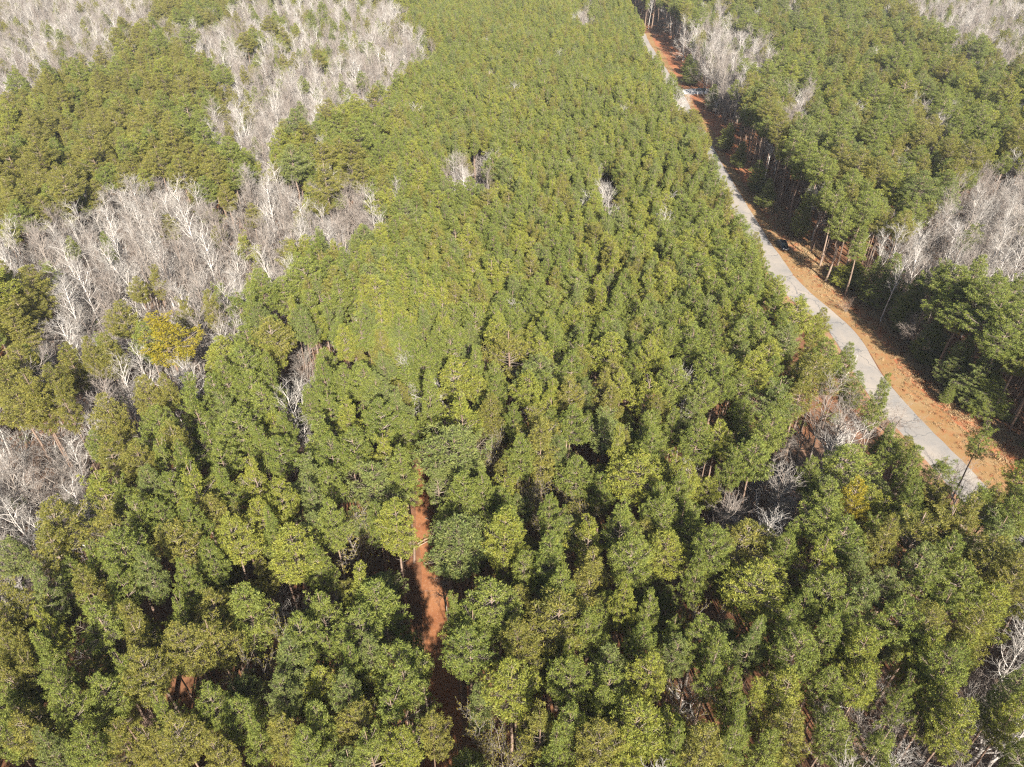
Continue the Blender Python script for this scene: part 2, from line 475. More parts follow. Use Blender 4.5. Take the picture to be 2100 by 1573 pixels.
mg, nt, b = new_mat('forest_floor')
geo = nt.nodes.new('ShaderNodeNewGeometry'); P_ = geo.outputs['Position']
straw = noise_mix(nt, (0.15, 0.066, 0.034), (0.25, 0.125, 0.066), 0.9, 6, 0.35, 0.7, P_, 0.7)
straw2 = noise_mix(nt, straw, (0.10, 0.055, 0.032), 0.22, 4, 0.45, 0.75, P_)
leaf = noise_mix(nt, (0.17, 0.118, 0.088), (0.27, 0.20, 0.155), 1.3, 6, 0.35, 0.65, P_, 0.7)
leaf2 = noise_mix(nt, leaf, (0.30, 0.165, 0.095), 0.15, 3, 0.5, 0.75, P_)
at_n = nt.nodes.new('ShaderNodeAttribute'); at_n.attribute_name = 'hardwood_litter'
mx = nt.nodes.new('ShaderNodeMix'); mx.data_type = 'RGBA'
nt.links.new(at_n.outputs['Fac'], mx.inputs[0]); nt.links.new(straw2, mx.inputs[6]); nt.links.new(leaf2, mx.inputs[7])
nt.links.new(mx.outputs[2], b.inputs['Base Color']); b.inputs['Roughness'].default_value = 0.95
b.inputs['Specular IOR Level'].default_value = 0.1

def hard(X, Y):
    if Y < 5: return 0.0
    px, py, zc = proj(X, Y, 8.0)
    return 1.0 if zone(px, py) == 'bare' else 0.0
gm = grid_mesh('ground', -420, 420, -60, 660, 141, 121, mg, ('hardwood_litter', hard))
ground = obj('ground', gm); tag(ground, kind='structure')
# surroundings out to the horizon, as the rest of the same sheet
far = MB()
for (x0, x1, y0, y1) in ((-3000, -420, -60, 660), (420, 3000, -60, 660), (-3000, 3000, 660, 5000), (-3000, 3000, -3000, -60)):
    far.add([(x0, y0, 0), (x1, y0, 0), (x1, y1, 0), (x0, y1, 0)], [(0, 1, 2, 3)])
tag(obj('distant_ground', far.mesh('distant_ground', mg)), kind='structure')

def ribbon(name, L, Rr, z, mat, ncross=2, zf=None):
    L = np.asarray(L); Rr = np.asarray(Rr); n = len(L); V = []
    for i in range(n):
        for k in range(ncross):
            u = k / (ncross - 1); p = L[i] * (1 - u) + Rr[i] * u
            V.append((p[0], p[1], z + (zf(u, i) if zf else 0)))
    F = [(i * ncross + k, i * ncross + k + 1, (i + 1) * ncross + k + 1, (i + 1) * ncross + k) for i in range(n - 1) for k in range(ncross - 1)]
    mb = MB(); mb.add(V, F); me = mb.mesh(name, mat, smooth=True)
    o = obj(name, me); return tag(o, kind='structure')

ma, nt, b = new_mat('asphalt')
geo = nt.nodes.new('ShaderNodeNewGeometry'); P_ = geo.outputs['Position']
a1 = noise_mix(nt, (0.215, 0.203, 0.192), (0.315, 0.275, 0.235), 0.16, 5, 0.35, 0.65, P_)
a2 = noise_mix(nt, a1, (0.17, 0.165, 0.165), 1.2, 6, 0.58, 0.75, P_)
vo = nt.nodes.new('ShaderNodeTexVoronoi'); vo.feature = 'DISTANCE_TO_EDGE'; vo.inputs['Scale'].default_value = 0.11
nn = nt.nodes.new('ShaderNodeTexNoise'); nn.inputs['Scale'].default_value = 0.5; nn.inputs['Detail'].default_value = 4
nt.links.new(P_, nn.inputs['Vector'])
vm = nt.nodes.new('ShaderNodeVectorMath'); vm.operation = 'MULTIPLY_ADD'; vm.inputs[1].default_value = (3, 3, 3)
nt.links.new(nn.outputs['Color'], vm.inputs[0]); nt.links.new(P_, vm.inputs[2]); nt.links.new(vm.outputs[0], vo.inputs['Vector'])
mr = nt.nodes.new('ShaderNodeMapRange'); mr.inputs[1].default_value = 0.004; mr.inputs[2].default_value = 0.012; nt.links.new(vo.outputs['Distance'], mr.inputs[0])
mc = nt.nodes.new('ShaderNodeMix'); mc.data_type = 'RGBA'; nt.links.new(mr.outputs[0], mc.inputs[0])
mc.inputs[6].default_value = (0.135, 0.13, 0.128, 1); nt.links.new(a2, mc.inputs[7])
nt.links.new(mc.outputs[2], b.inputs['Base Color']); b.inputs['Roughness'].default_value = 0.9

def verge_mat(name, c_a, c_b, c_c, c_d):
    m, nt, b = new_mat(name)
    geo = nt.nodes.new('ShaderNodeNewGeometry'); P_ = geo.outputs['Position']
    x = noise_mix(nt, c_a, c_b, 0.18, 4, 0.38, 0.62, P_)
    x = noise_mix(nt, x, c_c, 0.6, 6, 0.5, 0.72, P_, 0.7)
    x = noise_mix(nt, x, c_d, 3.0, 4, 0.55, 0.75, P_, 0.7)
    nt.links.new(x, b.inputs['Base Color']); b.inputs['Roughness'].default_value = 0.95
    b.inputs['Specular IOR Level'].default_value = 0.1
    return m
M_GRASSY = verge_mat('winter_grass', (0.25, 0.142, 0.062), (0.27, 0.18, 0.09), (0.29, 0.115, 0.052), (0.16, 0.14, 0.045))
M_CLAY = verge_mat('clay_bank', (0.28, 0.105, 0.048), (0.31, 0.15, 0.078), (0.36, 0.115, 0.048), (0.22, 0.13, 0.075))
M_WESTV = verge_mat('roadside_litter', (0.25, 0.15, 0.09), (0.30, 0.19, 0.12), (0.33, 0.13, 0.06), (0.20, 0.14, 0.08))
rs = random.Random(4)
jit = lambda n, a: np.array([math.sin(i * 0.7) * a * 0.5 + math.sin(i * 0.23 + 2) * a + rs.uniform(-a, a) * 0.5 for i in range(n)])
n = len(edge)
vw = np.array([verge_w(y) for y in edge[:, 1]])
g1 = edge + nrm_r * (vw * np.interp(edge[:, 1], [150, 260], [0.48, 0.25]) + jit(n, 0.5))[:, None]
g2 = edge + nrm_r * (vw + 1.5 + jit(n, 0.8))[:, None]
ribbon('road', edge - nrm_r * (ROADW + jit(n, 0.13))[:, None], edge + nrm_r * jit(n, 0.13)[:, None], 0.012, ma, 4, lambda u, i: 0.04 * math.sin(u * math.pi))
ribbon('grass_verge', edge + nrm_r * 0.02, g1, 0.008, M_GRASSY, 5, lambda u, i: 0.0)
ribbon('clay_verge', g1 + nrm_r * 0.02, g2, 0.006, M_CLAY, 5, lambda u, i: 0.0)
ribbon('west_verge', edge - nrm_r * (ROADW + 3.0 + jit(n, 0.4))[:, None], edge - nrm_r * (ROADW + 0.02), 0.005, M_WESTV, 3)
# side road meeting the lane, and the clay shoulder beyond it
M_CONC = verge_mat('pale_gravel', (0.50, 0.48, 0.46), (0.56, 0.54, 0.52), (0.60, 0.58, 0.56), (0.45, 0.43, 0.40))
sr = MB(); pts = [at(x, y) for x, y in ((1397,184),(1418,182),(1480,182),(1490,192),(1432,193),(1404,194))]
sr.add([(p[0], p[1], 0.062) for p in pts], [(0, 1, 2, 3, 4, 5)])
o = obj('side_road', sr.mesh('side_road', M_CONC)); tag(o, kind='structure')
sh = MB(); pts = [at(x, y) for x, y in ((1398,166),(1425,170),(1490,174),(1490,181.5),(1415,181.5),(1399,182))]
sh.add([(p[0], p[1], 0.035) for p in pts], [(0, 1, 2, 3, 4, 5)])
o = obj('clay_shoulder', sh.mesh('clay_shoulder', M_CLAY)); tag(o, kind='structure')
cl = MB(); pts = [at(x, y) for x, y in ((1500,128),(1545,118),(1600,116),(1606,126),(1560,134),(1510,140))]
cl.add([(p[0], p[1], 0.01) for p in pts], [(0, 1, 2, 3, 4, 5)])
o = obj('clay_clearing', cl.mesh('clay_clearing', M_CLAY)); tag(o, kind='structure')
M_TRACK = verge_mat('red_straw', (0.235, 0.092, 0.040), (0.30, 0.135, 0.062), (0.17, 0.070, 0.036), (0.38, 0.22, 0.13))
tn = normals(track); nt_ = len(track)
ribbon('dirt_track', track - tn * (1.35 + jit(nt_, 0.35))[:, None], track + tn * (1.35 + jit(nt_, 0.35))[:, None], 0.006, M_TRACK, 4)

# ------------------------------------------------------------------ trees measured on the photo
# (x, y, r) in 3x enlargements of each sixth/ninth of the photo, tone letter
T = {'g': 'green', 'o': 'olive', 'y': 'yellow', 'b': 'blue', 'Y': 'gold', 'B': 'bud'}
R4 = "60,210,100,o 200,190,110,o 80,430,110,o 790,420,80,o 1030,490,150,Y 1140,350,50,o 1300,340,55,o 460,660,90,o 160,680,110,o 570,640,60,o 700,610,80,o 90,800,110,o 230,850,110,o 370,820,80,o 130,950,110,o 260,940,70,o 400,930,60,o 1480,330,70,g 1620,230,80,g 1560,340,60,g 1750,260,90,g 1900,150,90,g 2020,120,80,g 1900,330,90,g 2030,350,90,g 1700,520,110,o 1540,560,90,g 1900,490,60,b 1370,640,110,y 1500,700,100,g 1560,850,100,g 1640,940,100,g 1330,850,90,g 1400,760,70,g 930,890,80,o 1060,880,60,o 1190,880,80,g 1200,980,90,g 1400,960,80,b 690,1010,90,o 720,1090,80,o 1000,1080,90,g 1100,1170,90,o 1500,1100,110,g 1620,1170,80,g 1280,1150,90,g 700,1260,90,o 1380,1300,90,g 900,1290,80,o 1030,1260,70,g 1150,1290,70,g 1720,1260,90,g 1740,1060,60,g 1990,780,70,g 2020,950,80,g 1970,1130,110,g 1900,1370,100,b 2040,1250,80,g 640,1480,110,y 780,1500,70,g 950,1440,80,b 1080,1480,80,g 1220,1420,100,y 1400,1430,80,g 1560,1390,80,y 1740,1520,80,y 2030,1450,70,g 1920,1530,70,b"
R5 = "40,800,60,g 160,810,90,g 450,800,100,g 330,960,90,b 230,850,80,b 690,770,110,y 820,700,60,g 1040,600,130,o 1240,500,60,g 1320,560,90,g 1470,560,70,g 1660,620,120,y 1890,640,60,y 1950,560,60,y 1600,480,60,g 960,500,70,y 1160,860,90,y 1290,900,60,Y 1400,720,90,g 1400,870,80,o 1600,830,90,o 1900,860,110,y 1800,680,60,g 2030,780,80,g 720,1010,120,y 500,880,70,g 420,1080,110,g 60,1020,80,y 230,1040,90,g 910,990,80,o 1060,1040,50,g 1200,1060,110,o 1240,1180,110,o 1410,1060,90,g 1630,1060,110,b 1900,1100,80,g 1890,1220,80,g 700,1250,180,b 930,1150,90,B 1110,1260,80,g 1460,1290,120,B 1690,1190,60,y 1140,1400,100,B 1800,1400,150,y 2050,1330,80,y 2060,1480,70,g 200,1390,150,b 380,1330,90,g 100,1210,90,g 260,1220,70,y 430,1160,80,g 750,1490,110,g 870,1450,60,g 1300,1490,100,B 1520,1540,100,B 600,1400,60,b"
R6 = "80,110,100,g 250,60,80,g 420,80,80,g 170,230,80,g 330,220,90,g 570,140,110,o 60,320,80,g 440,300,70,g 560,330,70,g 680,330,60,g 600,450,70,g 440,430,90,g 800,430,80,o 960,490,80,g 1190,540,120,y 60,540,100,g 480,530,90,g 640,560,70,b 870,640,90,g 500,640,100,y 750,640,60,o 420,740,100,y 160,730,100,g 100,880,80,g 560,880,100,b 780,760,110,o 740,840,90,o 590,980,90,g 540,1110,80,g 90,1140,90,g 210,1150,80,y 430,1280,110,g 300,1300,60,g 30,1420,80,y 970,1320,150,g 760,1370,60,g 880,1530,80,g 1030,1510,100,Y 1310,1070,90,g 1500,1130,100,o 1250,1220,70,g 1380,1310,80,g 1450,1210,80,g 1400,1530,70,g 1830,1530,80,g 1980,1410,120,g 1210,880,60,g 860,60,90,y 1190,60,50,g 1290,60,80,g 1450,200,80,g 1570,130,70,g 1800,130,80,g 1390,290,60,g 1670,170,110,g 1620,280,90,g 1900,270,110,g 2030,230,80,g 1560,460,90,g 1700,400,100,g 1900,400,110,g 2040,430,110,g 1970,540,110,g 1880,640,100,b 1900,780,100,g 2060,640,90,g 1750,560,80,b 2080,300,70,g 1960,1090,50,g"
R7 = "370,110,130,o 680,100,100,o 130,320,90,b 340,260,110,o 860,60,90,g 1000,80,80,g 1110,230,130,o 800,280,110,g 950,400,80,b 570,480,100,o 300,490,90,b 130,560,100,o 620,340,80,g 760,500,80,g 1200,110,70,g 1450,200,110,y 1330,320,80,g 1620,60,80,y 1800,270,140,y 1950,160,100,b 1700,130,80,g 2040,100,90,g 1970,360,80,g 1180,450,70,g 1150,640,70,g 1560,600,150,g 1700,780,100,B 290,730,70,y 100,700,90,o 60,820,90,o 320,880,90,g 130,920,90,o 600,680,110,g 820,700,100,o 900,820,100,o 930,1000,120,o 1150,880,110,o 1300,800,120,o 1550,960,110,B 1850,800,110,g 1980,650,110,g 1800,940,110,b 700,1150,110,g 380,1060,80,g 100,1220,110,g 1350,1210,90,g 1500,1270,110,g 2000,1120,100,y 2040,870,90,g 1750,1150,80,b 60,1370,90,g 580,1490,90,g 780,1450,100,o 950,1430,100,o 1150,1400,110,o 350,1500,70,b 1750,1420,120,o 1950,1330,120,g 1900,1510,100,g 1350,1530,90,o 1600,1390,80,g 230,1010,80,o 430,1250,90,g 220,1400,90,o 1030,1240,70,g 60,1050,80,o 800,1000,70,g"
R8 = "100,150,170,B 330,90,110,y 740,200,170,b 1010,160,130,y 1270,70,80,g 1500,170,100,y 1700,80,110,g 1960,60,100,g 1990,250,110,y 1300,310,120,g 1560,400,130,o 1750,330,110,g 200,600,170,g 420,540,140,b 150,750,120,g 140,480,90,y 950,600,150,g 820,720,120,g 1360,680,160,o 1500,780,80,g 780,900,130,g 1080,850,110,o 360,950,140,g 200,900,80,b 400,1090,110,g 1040,1110,140,y 1400,960,90,y 1420,1090,110,g 1640,960,120,b 1830,850,100,g 1900,1050,100,y 2060,900,80,b 2040,780,70,g 1880,620,60,g 1740,580,70,y 1650,1110,110,g 560,1070,60,o 350,1260,160,g 150,1340,110,o 500,1390,90,o 800,1390,130,B 1010,1500,90,B 1200,1350,120,o 1400,1330,110,g 1600,1240,90,g 1820,1330,150,y 1750,1500,120,y 1550,1470,120,o 1330,1500,100,g 60,1130,80,b 200,1500,120,g 400,1500,100,y 2050,1150,80,B 2060,1450,70,g 60,960,80,g 640,640,60,g 620,290,80,b 1330,530,100,g"
R9 = "60,80,100,g 150,260,100,g 90,390,80,g 370,200,150,o 430,530,170,y 130,640,130,B 80,800,100,g 200,900,110,g 640,180,90,g 860,110,120,g 980,200,120,g 820,300,110,y 1060,380,100,b 620,290,80,g 1240,200,90,o 1420,160,140,o 1620,120,130,o 1750,60,100,o 1900,150,130,b 2040,60,80,g 1430,350,110,b 1600,290,110,g 1450,470,100,g 1680,460,110,g 1900,340,110,o 2020,430,100,o 1870,600,130,y 1760,730,110,o 1300,700,120,g 1440,740,110,o 1600,620,100,g 1090,580,120,b 880,560,110,g 960,700,90,g 730,640,80,g 1060,880,120,y 870,800,110,g 680,880,110,g 610,730,80,g 420,850,90,b 440,1170,90,y 620,1150,120,y 860,1120,100,g 300,1100,60,g 1500,900,110,y 1620,1000,110,g 1560,1180,130,y 1650,1320,110,y 1700,870,90,y 310,1300,80,g 650,1370,130,o 880,1400,110,g 100,1480,150,o 280,1450,80,g 1170,1480,110,g 1990,1110,100,b 2030,1240,90,y 2060,1500,70,g 500,1490,100,g 1350,1150,60,g 180,1010,80,g"
ann = []
for S, ox, oy in ((R4, 0, 525), (R5, 700, 525), (R6, 1400, 525), (R7, 0, 1050), (R8, 700, 1050), (R9, 1400, 1050)):
    for q in S.split():
        x, y, r, t = q.split(','); ann.append((ox + float(x) / 3, oy + float(y) / 3, float(r) / 3, T[t]))
# small roadside pines east of the lane, sunlit tops (px, py, r, height)
small = [(1495,270,17,8.5),(1523,307,15,8),(1557,350,19,9),(1575,385,16,8),(1447,250,12,8),(1470,225,20,9),(1425,140,20,9),(1415,125,14,8),(1465,190,16,9),(1950,800,13,4),(1700,600,18,5)]

rng = random.Random(11)
pines = []      # X, Y, H, rad, proto, tone, rz
buds = []
occ = {}
def occ_add(X, Y, r):
    occ.setdefault((int(X // 8), int(Y // 8)), []).append((X, Y, r))
def occ_hit(X, Y, r, k=0.7):
    cx, cy = int(X // 8), int(Y // 8)
    for i in (-1, 0, 1):
        for j in (-1, 0, 1):
            for (a, b_, c) in occ.get((cx + i, cy + j), ()):
                if (a - X) ** 2 + (b_ - Y) ** 2 < (k * (r + c)) ** 2: return True
    return False
def clear_of_roads(X, Y, r=0.0, bare=False):
    s, i = road_off(X, Y)
    if -ROADW - 1.6 < s < verge_w(Y) - (1.5 if bare else 0): return False
    d, _ = sdist(track, X, Y)
    if d < 1.7 and Y < 110: return False
    return True
for (px, py, r, tone) in ann:
    H = rng.uniform(17.0, 20.0) if tone != 'bud' else rng.uniform(13, 16)
    if tone == 'gold' and r > 40: H = 21
    zc_ = H * 0.80
    X, Y = at(px, py, zc_)
    if px > 1420 and py < 1000 and not (px < 1830 and py > 690):
        gx, gy = at(px, py)
        if road_off(gx, gy)[0] > 1.0:        # stands east of the lane: lower crowns for the trees at the edge
            while H > 5.5:
                X, Y = at(px, py, H * 0.8)
                if road_off(X, Y)[0] > verge_w(Y): break
                H -= 0.8
            if not clear_of_roads(X, Y):
                i = road_off(X, Y)[1]; q = edge[i] + nrm_r[i] * (verge_w(Y) + rng.uniform(0.5, 2.5)); X, Y = q[0], q[1]
    for _ in range(12):
        if clear_of_roads(X, Y): break
        # lower or higher tree standing beside the lane instead of on it
        H = rng.uniform(13, 21); X, Y = at(px, py, H * 0.80); X += rng.uniform(-1.2, 1.2)
    else:
        s, i = road_off(X, Y)
        if abs(s) < 20 and s > -ROADW - 1.6: 
            X, Y = edge[i] - nrm_r[i] * (ROADW + 2.2) if s < verge_w(Y) * 0.6 else edge[i] + nrm_r[i] * (verge_w(Y) + 1)
    zc = proj(X, Y, H * 0.8)[2]
    rad = max(1.0, min(3.9, r * zc / FPX * 1.14))
    if tone == 'bud':
        buds.append((X, Y, H, rad, rng.randrange(3), rng.uniform(0, 6.28)))
    else:
        kind = rng.choices([0, 1, 2, 3, 4, 5, 6], [3, 2.4, 3, 2, 1.5, 3, 2.4])[0] if H > 13 else 7
        pines.append((X, Y, H, rad, kind, tone, rng.uniform(0, 6.28)))
    occ_add(X, Y, rad)
for (px, py, r, H) in small:
    X, Y = at(px, py, H * 0.7); zc = proj(X, Y, H * 0.7)[2]; rad = r * zc / FPX
    pines.append((X, Y, H, max(0.9, rad), 7, 'green', rng.uniform(0, 6.28))); occ_add(X, Y, rad)

# bare trees measured on the photo: base px, top px, kind (t tall, w wide, b brush), p pale / g grey
BT = """217,698,168,550,t,p 200,690,150,600,t,p 110,738,66,655,w,p 315,655,225,500,t,p 340,640,262,480,t,g 365,655,318,500,t,p 400,640,345,490,t,g 455,640,398,470,t,p 430,600,372,440,t,p
358,803,340,725,w,p 412,780,432,690,w,p 190,965,118,895,w,g 95,1055,60,930,w,g 110,960,55,880,w,p 303,850,262,780,w,g 205,820,190,775,w,g 20,1020,5,930,w,g 150,1040,110,990,w,g 40,1120,10,1040,w,g
645,878,598,785,w,p 560,665,545,605,t,p 762,787,745,745,w,p 700,730,668,700,w,g 270,485,252,395,w,p 75,530,52,445,t,p 388,525,340,395,t,p 420,560,365,380,t,p 445,545,430,420,w,g 300,600,282,520,w,p
930,350,915,315,t,p 978,372,990,303,w,g 958,368,950,325,w,p 862,372,864,345,t,p 1245,415,1240,348,t,p 1262,412,1258,378,w,g 1313,237,1320,208,w,p 1390,400,1388,362,t,p 1620,242,1618,195,w,p 1650,242,1652,192,w,p
1448,158,1440,85,w,p 1452,150,1460,70,t,p 1497,145,1500,45,t,p 1480,140,1478,75,t,p 1425,135,1410,60,w,p 1530,140,1545,85,w,p 1560,130,1575,85,w,p 1405,115,1400,70,w,p
1235,680,1230,645,w,p 1320,842,1314,790,t,p 1165,840,1165,800,w,p 908,765,905,735,w,p 993,835,990,790,t,g 1010,820,1015,805,w,g 1468,730,1460,665,w,g 1450,740,1480,690,w,p
1732,790,1712,725,w,p 1693,925,1712,838,w,p 1765,940,1770,890,w,g 1640,930,1640,870,w,g 1585,960,1600,910,w,g 1410,1005,1435,945,w,p 1362,925,1368,880,w,g 1445,640,1430,590,w,g 1500,440,1500,395,w,p
1455,1060,1480,1010,b,g 1500,1070,1510,1020,b,g 1555,1040,1560,990,t,p 1600,1060,1605,1015,b,g 1530,1080,1540,1030,b,g 1625,1050,1635,1010,b,g 1580,1085,1585,1040,b,g
228,1398,175,1318,w,p 672,1245,650,1180,w,p 608,1268,600,1228,w,p 300,1420,262,1400,w,g 1430,1460,1422,1398,w,p 1768,1465,1785,1400,w,p 1992,1556,2035,1440,w,p 1830,1560,1855,1480,w,g
1960,1000,1955,945,w,g 1935,1060,1940,970,w,p 1838,885,1855,845,w,g 1355,1262,1350,1212,w,p 1385,1262,1385,1215,w,g 1800,1215,1800,1145,w,p 918,1255,908,1180,t,g 1880,720,1862,650,w,g 1865,690,1890,640,w,g 1900,1340,1930,1290,w,g 2060,1530,2090,1440,w,g 1900,1560,1930,1490,w,g
1735,640,1725,612,b,g 1500,480,1500,440,b,g 1700,1050,1700,1000,w,g 1945,570,1970,480,w,p 1880,560,1870,470,w,p 2040,600,2070,500,w,p 1850,590,1865,520,w,g 2000,520,1990,430,w,p 2090,560,2085,450,w,g 700,440,705,380,t,p 770,140,768,50,w,p 640,250,650,150,w,p 600,240,590,150,t,p 545,250,540,180,w,p 425,400,410,310,w,p 440,335,430,290,w,g 370,225,368,185,t,p"""
bares = []  # X, Y, H, width scale, proto, pale, rz, tiltx
for q in BT.split():
    bx, by, tx, ty, k, p = q.split(','); bx, by, tx, ty = map(float, (bx, by, tx, ty))
    X, Y = at(bx, by, 0 if k == 'b' else 1.5)
    H, Xt = height_at(tx, ty, Y)
    lean = max(-0.25, min(0.25, (Xt - X) / max(H, 5)))
    H = max(2.5 if k == 'b' else 6.5, min(21, H * 1.06))
    i = {'t': rng.choice([0, 1, 2]), 'w': rng.choice([3, 4, 5]), 'b': rng.choice([6, 7])}[k]
    bares.append((X, Y, H, rng.uniform(0.95, 1.25), i, p == 'p', rng.uniform(0, 6.28), lean))
    occ_add(X, Y, 1.2)

# ------------------------------------------------------------------ the rest of the wood
def tone_for(px, py, z):
    q = lf(px * 0.5 + 40, py * 0.8)
    if z == 'plant': return rng.choices(['green', 'yellow', 'blue', 'olive'], [4, 1.8 + 1.6 * q, 1.3 - 1.1 * q, 1.4])[0]
    if px < 520 and py < 900: return rng.choices(['olive', 'green', 'yellow'], [6, 2.5, 0.8])[0]
    if px > 1400 and py < 700: return rng.choices(['green', 'olive', 'blue', 'yellow'], [4, 2.5, 1.5, 0.8])[0]
    return rng.choices(['green', 'olive', 'yellow', 'blue'], [4, 2.5, 1.6, 1])[0]
CELL = 2.2
def lf(x, y):      # slow unevenness of the stand, -1 to 1
    return 0.5 * math.sin(x * 0.11 + 1.7 * math.sin(y * 0.05)) + 0.5 * math.sin(y * 0.083 + 2.1 * math.sin(x * 0.04 + 1))
Yv = 14.0
while Yv < 500:
    half = 0.80 * (Yv * CT + 40) + 18
    Xv = -half
    while Xv < half:
        X = Xv + rng.uniform(-1.1, 1.1); Y = Yv + rng.uniform(-1.1, 1.1)
        Xv += CELL
        px, py, zc = proj(X, Y, 13.0)
        jx, jy = rng.gauss(0, 11), rng.gauss(0, 6)
        z = zone(px + jx, py + jy)
        if z != 'bare':
            px2, py2, _ = proj(X, Y, 17.5)
            rp = 1.6 * FPX / zc
            if any(zone(px2 + jx + ex * rp, py2 + jy) == 'bare' for ex in (-1, 0, 1)): z = 'bare'
            elif py > 735:
                px3, py3, _ = proj(X, Y, 8.5)
                if zone(px3 + jx, py3 + jy) == 'bare': z = 'bare'
        if z == 'bare':
            u = rng.random()
            if u < (0.12 if py < 330 else 0.045): 
                r = rng.uniform(1.3, 2.2)
                if not occ_hit(X, Y, r, 0.7) and clear_of_roads(X, Y):
                    pines.append((X, Y, rng.uniform(12, 17), r, rng.randrange(7), tone_for(px, py, z), rng.uniform(0, 6.28))); occ_add(X, Y, r)
            elif u < 0.75:
                if not occ_hit(X, Y, 1.0, 0.92) and clear_of_roads(X, Y, bare=True):
                    i = rng.choices(range(8), [4, 4, 4, 2.2, 2.2, 2.2, 1, 1])[0]
                    H = rng.uniform(12, 18) if i < 3 else (rng.uniform(10, 15) if i < 6 else rng.uniform(4, 7))
                    bares.append((X, Y, H, rng.uniform(0.9, 1.2), i, rng.random() < 0.38, rng.uniform(0, 6.28), rng.uniform(-0.06, 0.06))); occ_add(X, Y, 1.0)
            continue
        near = py > 735 + rng.gauss(0, 70)
        if z == 'plant' and not near:
            r = rng.uniform(1.3, 2.1) * rng.choice([1, 1, 1, 1.3]); H = rng.uniform(15.6, 18.0) + 1.4 * lf(X, Y); k = 0.50
            ki = rng.choices(range(7), [3, 2, 3.5, 2, 1.5, 3, 2.5])[0]
        else:
            big = rng.random() ** 1.6; r = 1.5 + 1.9 * big + rng.uniform(-0.1, 0.3); H = 14.5 + 7 * big + rng.uniform(-1, 1) + lf(X, Y); k = 0.60
            ki = rng.choices(range(7), [3, 3, 3, 1.5, 1.5, 1.2, 1.2])[0]
            if near:
                r = rng.uniform(1.3, 2.2); H = rng.uniform(14.5, 18.5) if py < 830 else rng.uniform(10.5, 17.5); k = 0.56
        if rng.random() < (0.010 if z == 'plant' else (0.035 if px > 1400 and py < 480 else 0.02)) and not occ_hit(X, Y, 1.0):
            if clear_of_roads(X, Y, bare=True):
                bares.append((X, Y, rng.uniform(13, 17), 1.0, rng.randrange(6), True, rng.uniform(0, 6.28), 0.0)); occ_add(X, Y, 1.2)
            continue
        if occ_hit(X, Y, r, k) or not clear_of_roads(X, Y): continue
        pines.append((X, Y, H, r, ki, tone_for(px, py, z), rng.uniform(0, 6.28))); occ_add(X, Y, r)
    Yv += CELL

# keep the junction, clearing and car free
def hides(X, Y, H, rad, targets):
    for (tx, ty, tr) in targets:
        px, py, zc = proj(X, Y, H * 0.75); rp = rad * FPX / zc
        x2, y2, _ = proj(X, Y, H)
        if abs(px - tx) < rp + tr and y2 - tr < ty < py + rp + tr: return True
    return False
SHOW = [(1420,188,20),(1433,192,8),(1604,505,14),(1560,455,10),(1480,320,6),(1520,395,8),(1640,590,8),(1370,140,6),(1345,100,5),(1835,815,10),(1900,890,16),(1985,960,20),(1740,665,14),(1450,240,6)] + [(1495,345,5),(1535,415,8),(1545,440,6),(1575,490,6),(1595,530,5),(1620,570,5),(1640,600,5),(1665,620,6),(1700,640,8),(1740,665,14),(1760,700,8),(1690,600,10),(1650,550,8),(1860,800,10),(1870,860,8),(1930,920,8),(1960,900,14),(2030,950,14),(1840,840,12),(1985,960,16),(870,1010,7),(868,1035,7),(870,1060,8),(876,1140,3),(886,1200,4),(893,1235,5),(905,1330,3),(912,1390,6),(921,1450,4)]
def over_lane(p):
    s, i = road_off(p[0], p[1])
    if s > 0 or p[1] < 72 or p[0] < 20: return False
    px, py, _ = proj(p[0], p[1], p[2] * 0.8)
    if 1775 < px < 1812 and 685 < py < 735 or 1695 < px < 1745 and 660 < py < 720: return False
    return road_off(*at(px, py))[0] > (-3.5 if p[1] < 175 else (-1.5 if p[1] < 270 else -5))
pines = [p for p in pines if not hides(p[0], p[1], p[2], p[3] * 0.8, SHOW) and not over_lane(p)]
for (X, Y, H, r_, k) in ((66.3, 133.5, 17.5, 2.7, 3), (67.6, 140.5, 18, 2.4, 0), (68.2, 127.5, 15, 2.3, 3), (68.0, 147.5, 17, 2.3, 5), (66.9, 153, 14, 2.0, 7), (70.2, 134.5, 19, 2.6, 2)):
    pines.append((X, Y, H, r_, k, 'green', rng.uniform(0, 6.28)))
for (px, py) in ((855, 730), (882, 742), (835, 738), (868, 757), (848, 752)):
    X, Y = at(px, py, 13.5)
    pines.append((X, Y, rng.uniform(15.5, 17.5), rng.uniform(1.8, 2.3), rng.randrange(3), 'green', rng.uniform(0, 6.28)))
bares = [p for p in bares if not hides(p[0], p[1], p[2], 1.0, SHOW[:4]) and not (over_lane(p) and p[1] > 92)]

# ------------------------------------------------------------------ choose the individuals
def seen(X, Y, H):
    px, py, zc = proj(X, Y, H * 0.78)
    return -20 < px < 2120 and -10 < py < 1640 and zc > 5
def rank(lst, n, sizef):
    idx = [i for i, p in enumerate(lst) if seen(p[0], p[1], p[2])]
    idx.sort(key=lambda i: -sizef(lst[i]))
    s = set(idx[:n])
    return [lst[i] for i in idx[:n]], [p for i, p in enumerate(lst) if i not in s]
psize = lambda p: p[3] * (p[2] / 18) / proj(p[0], p[1], p[2] * 0.76)[2]
bsize = lambda p: (0.35 if p[4] > 5 else 1.0) * p[2] / proj(p[0], p[1], p[2] * 0.6)[2]
pine_ind, pine_rest = rank(pines, 300, psize)
bare_ind, bare_rest = rank(bares, 300, bsize)
print('PINES', len(pines), 'BARES', len(bares), 'BUDS', len(buds))

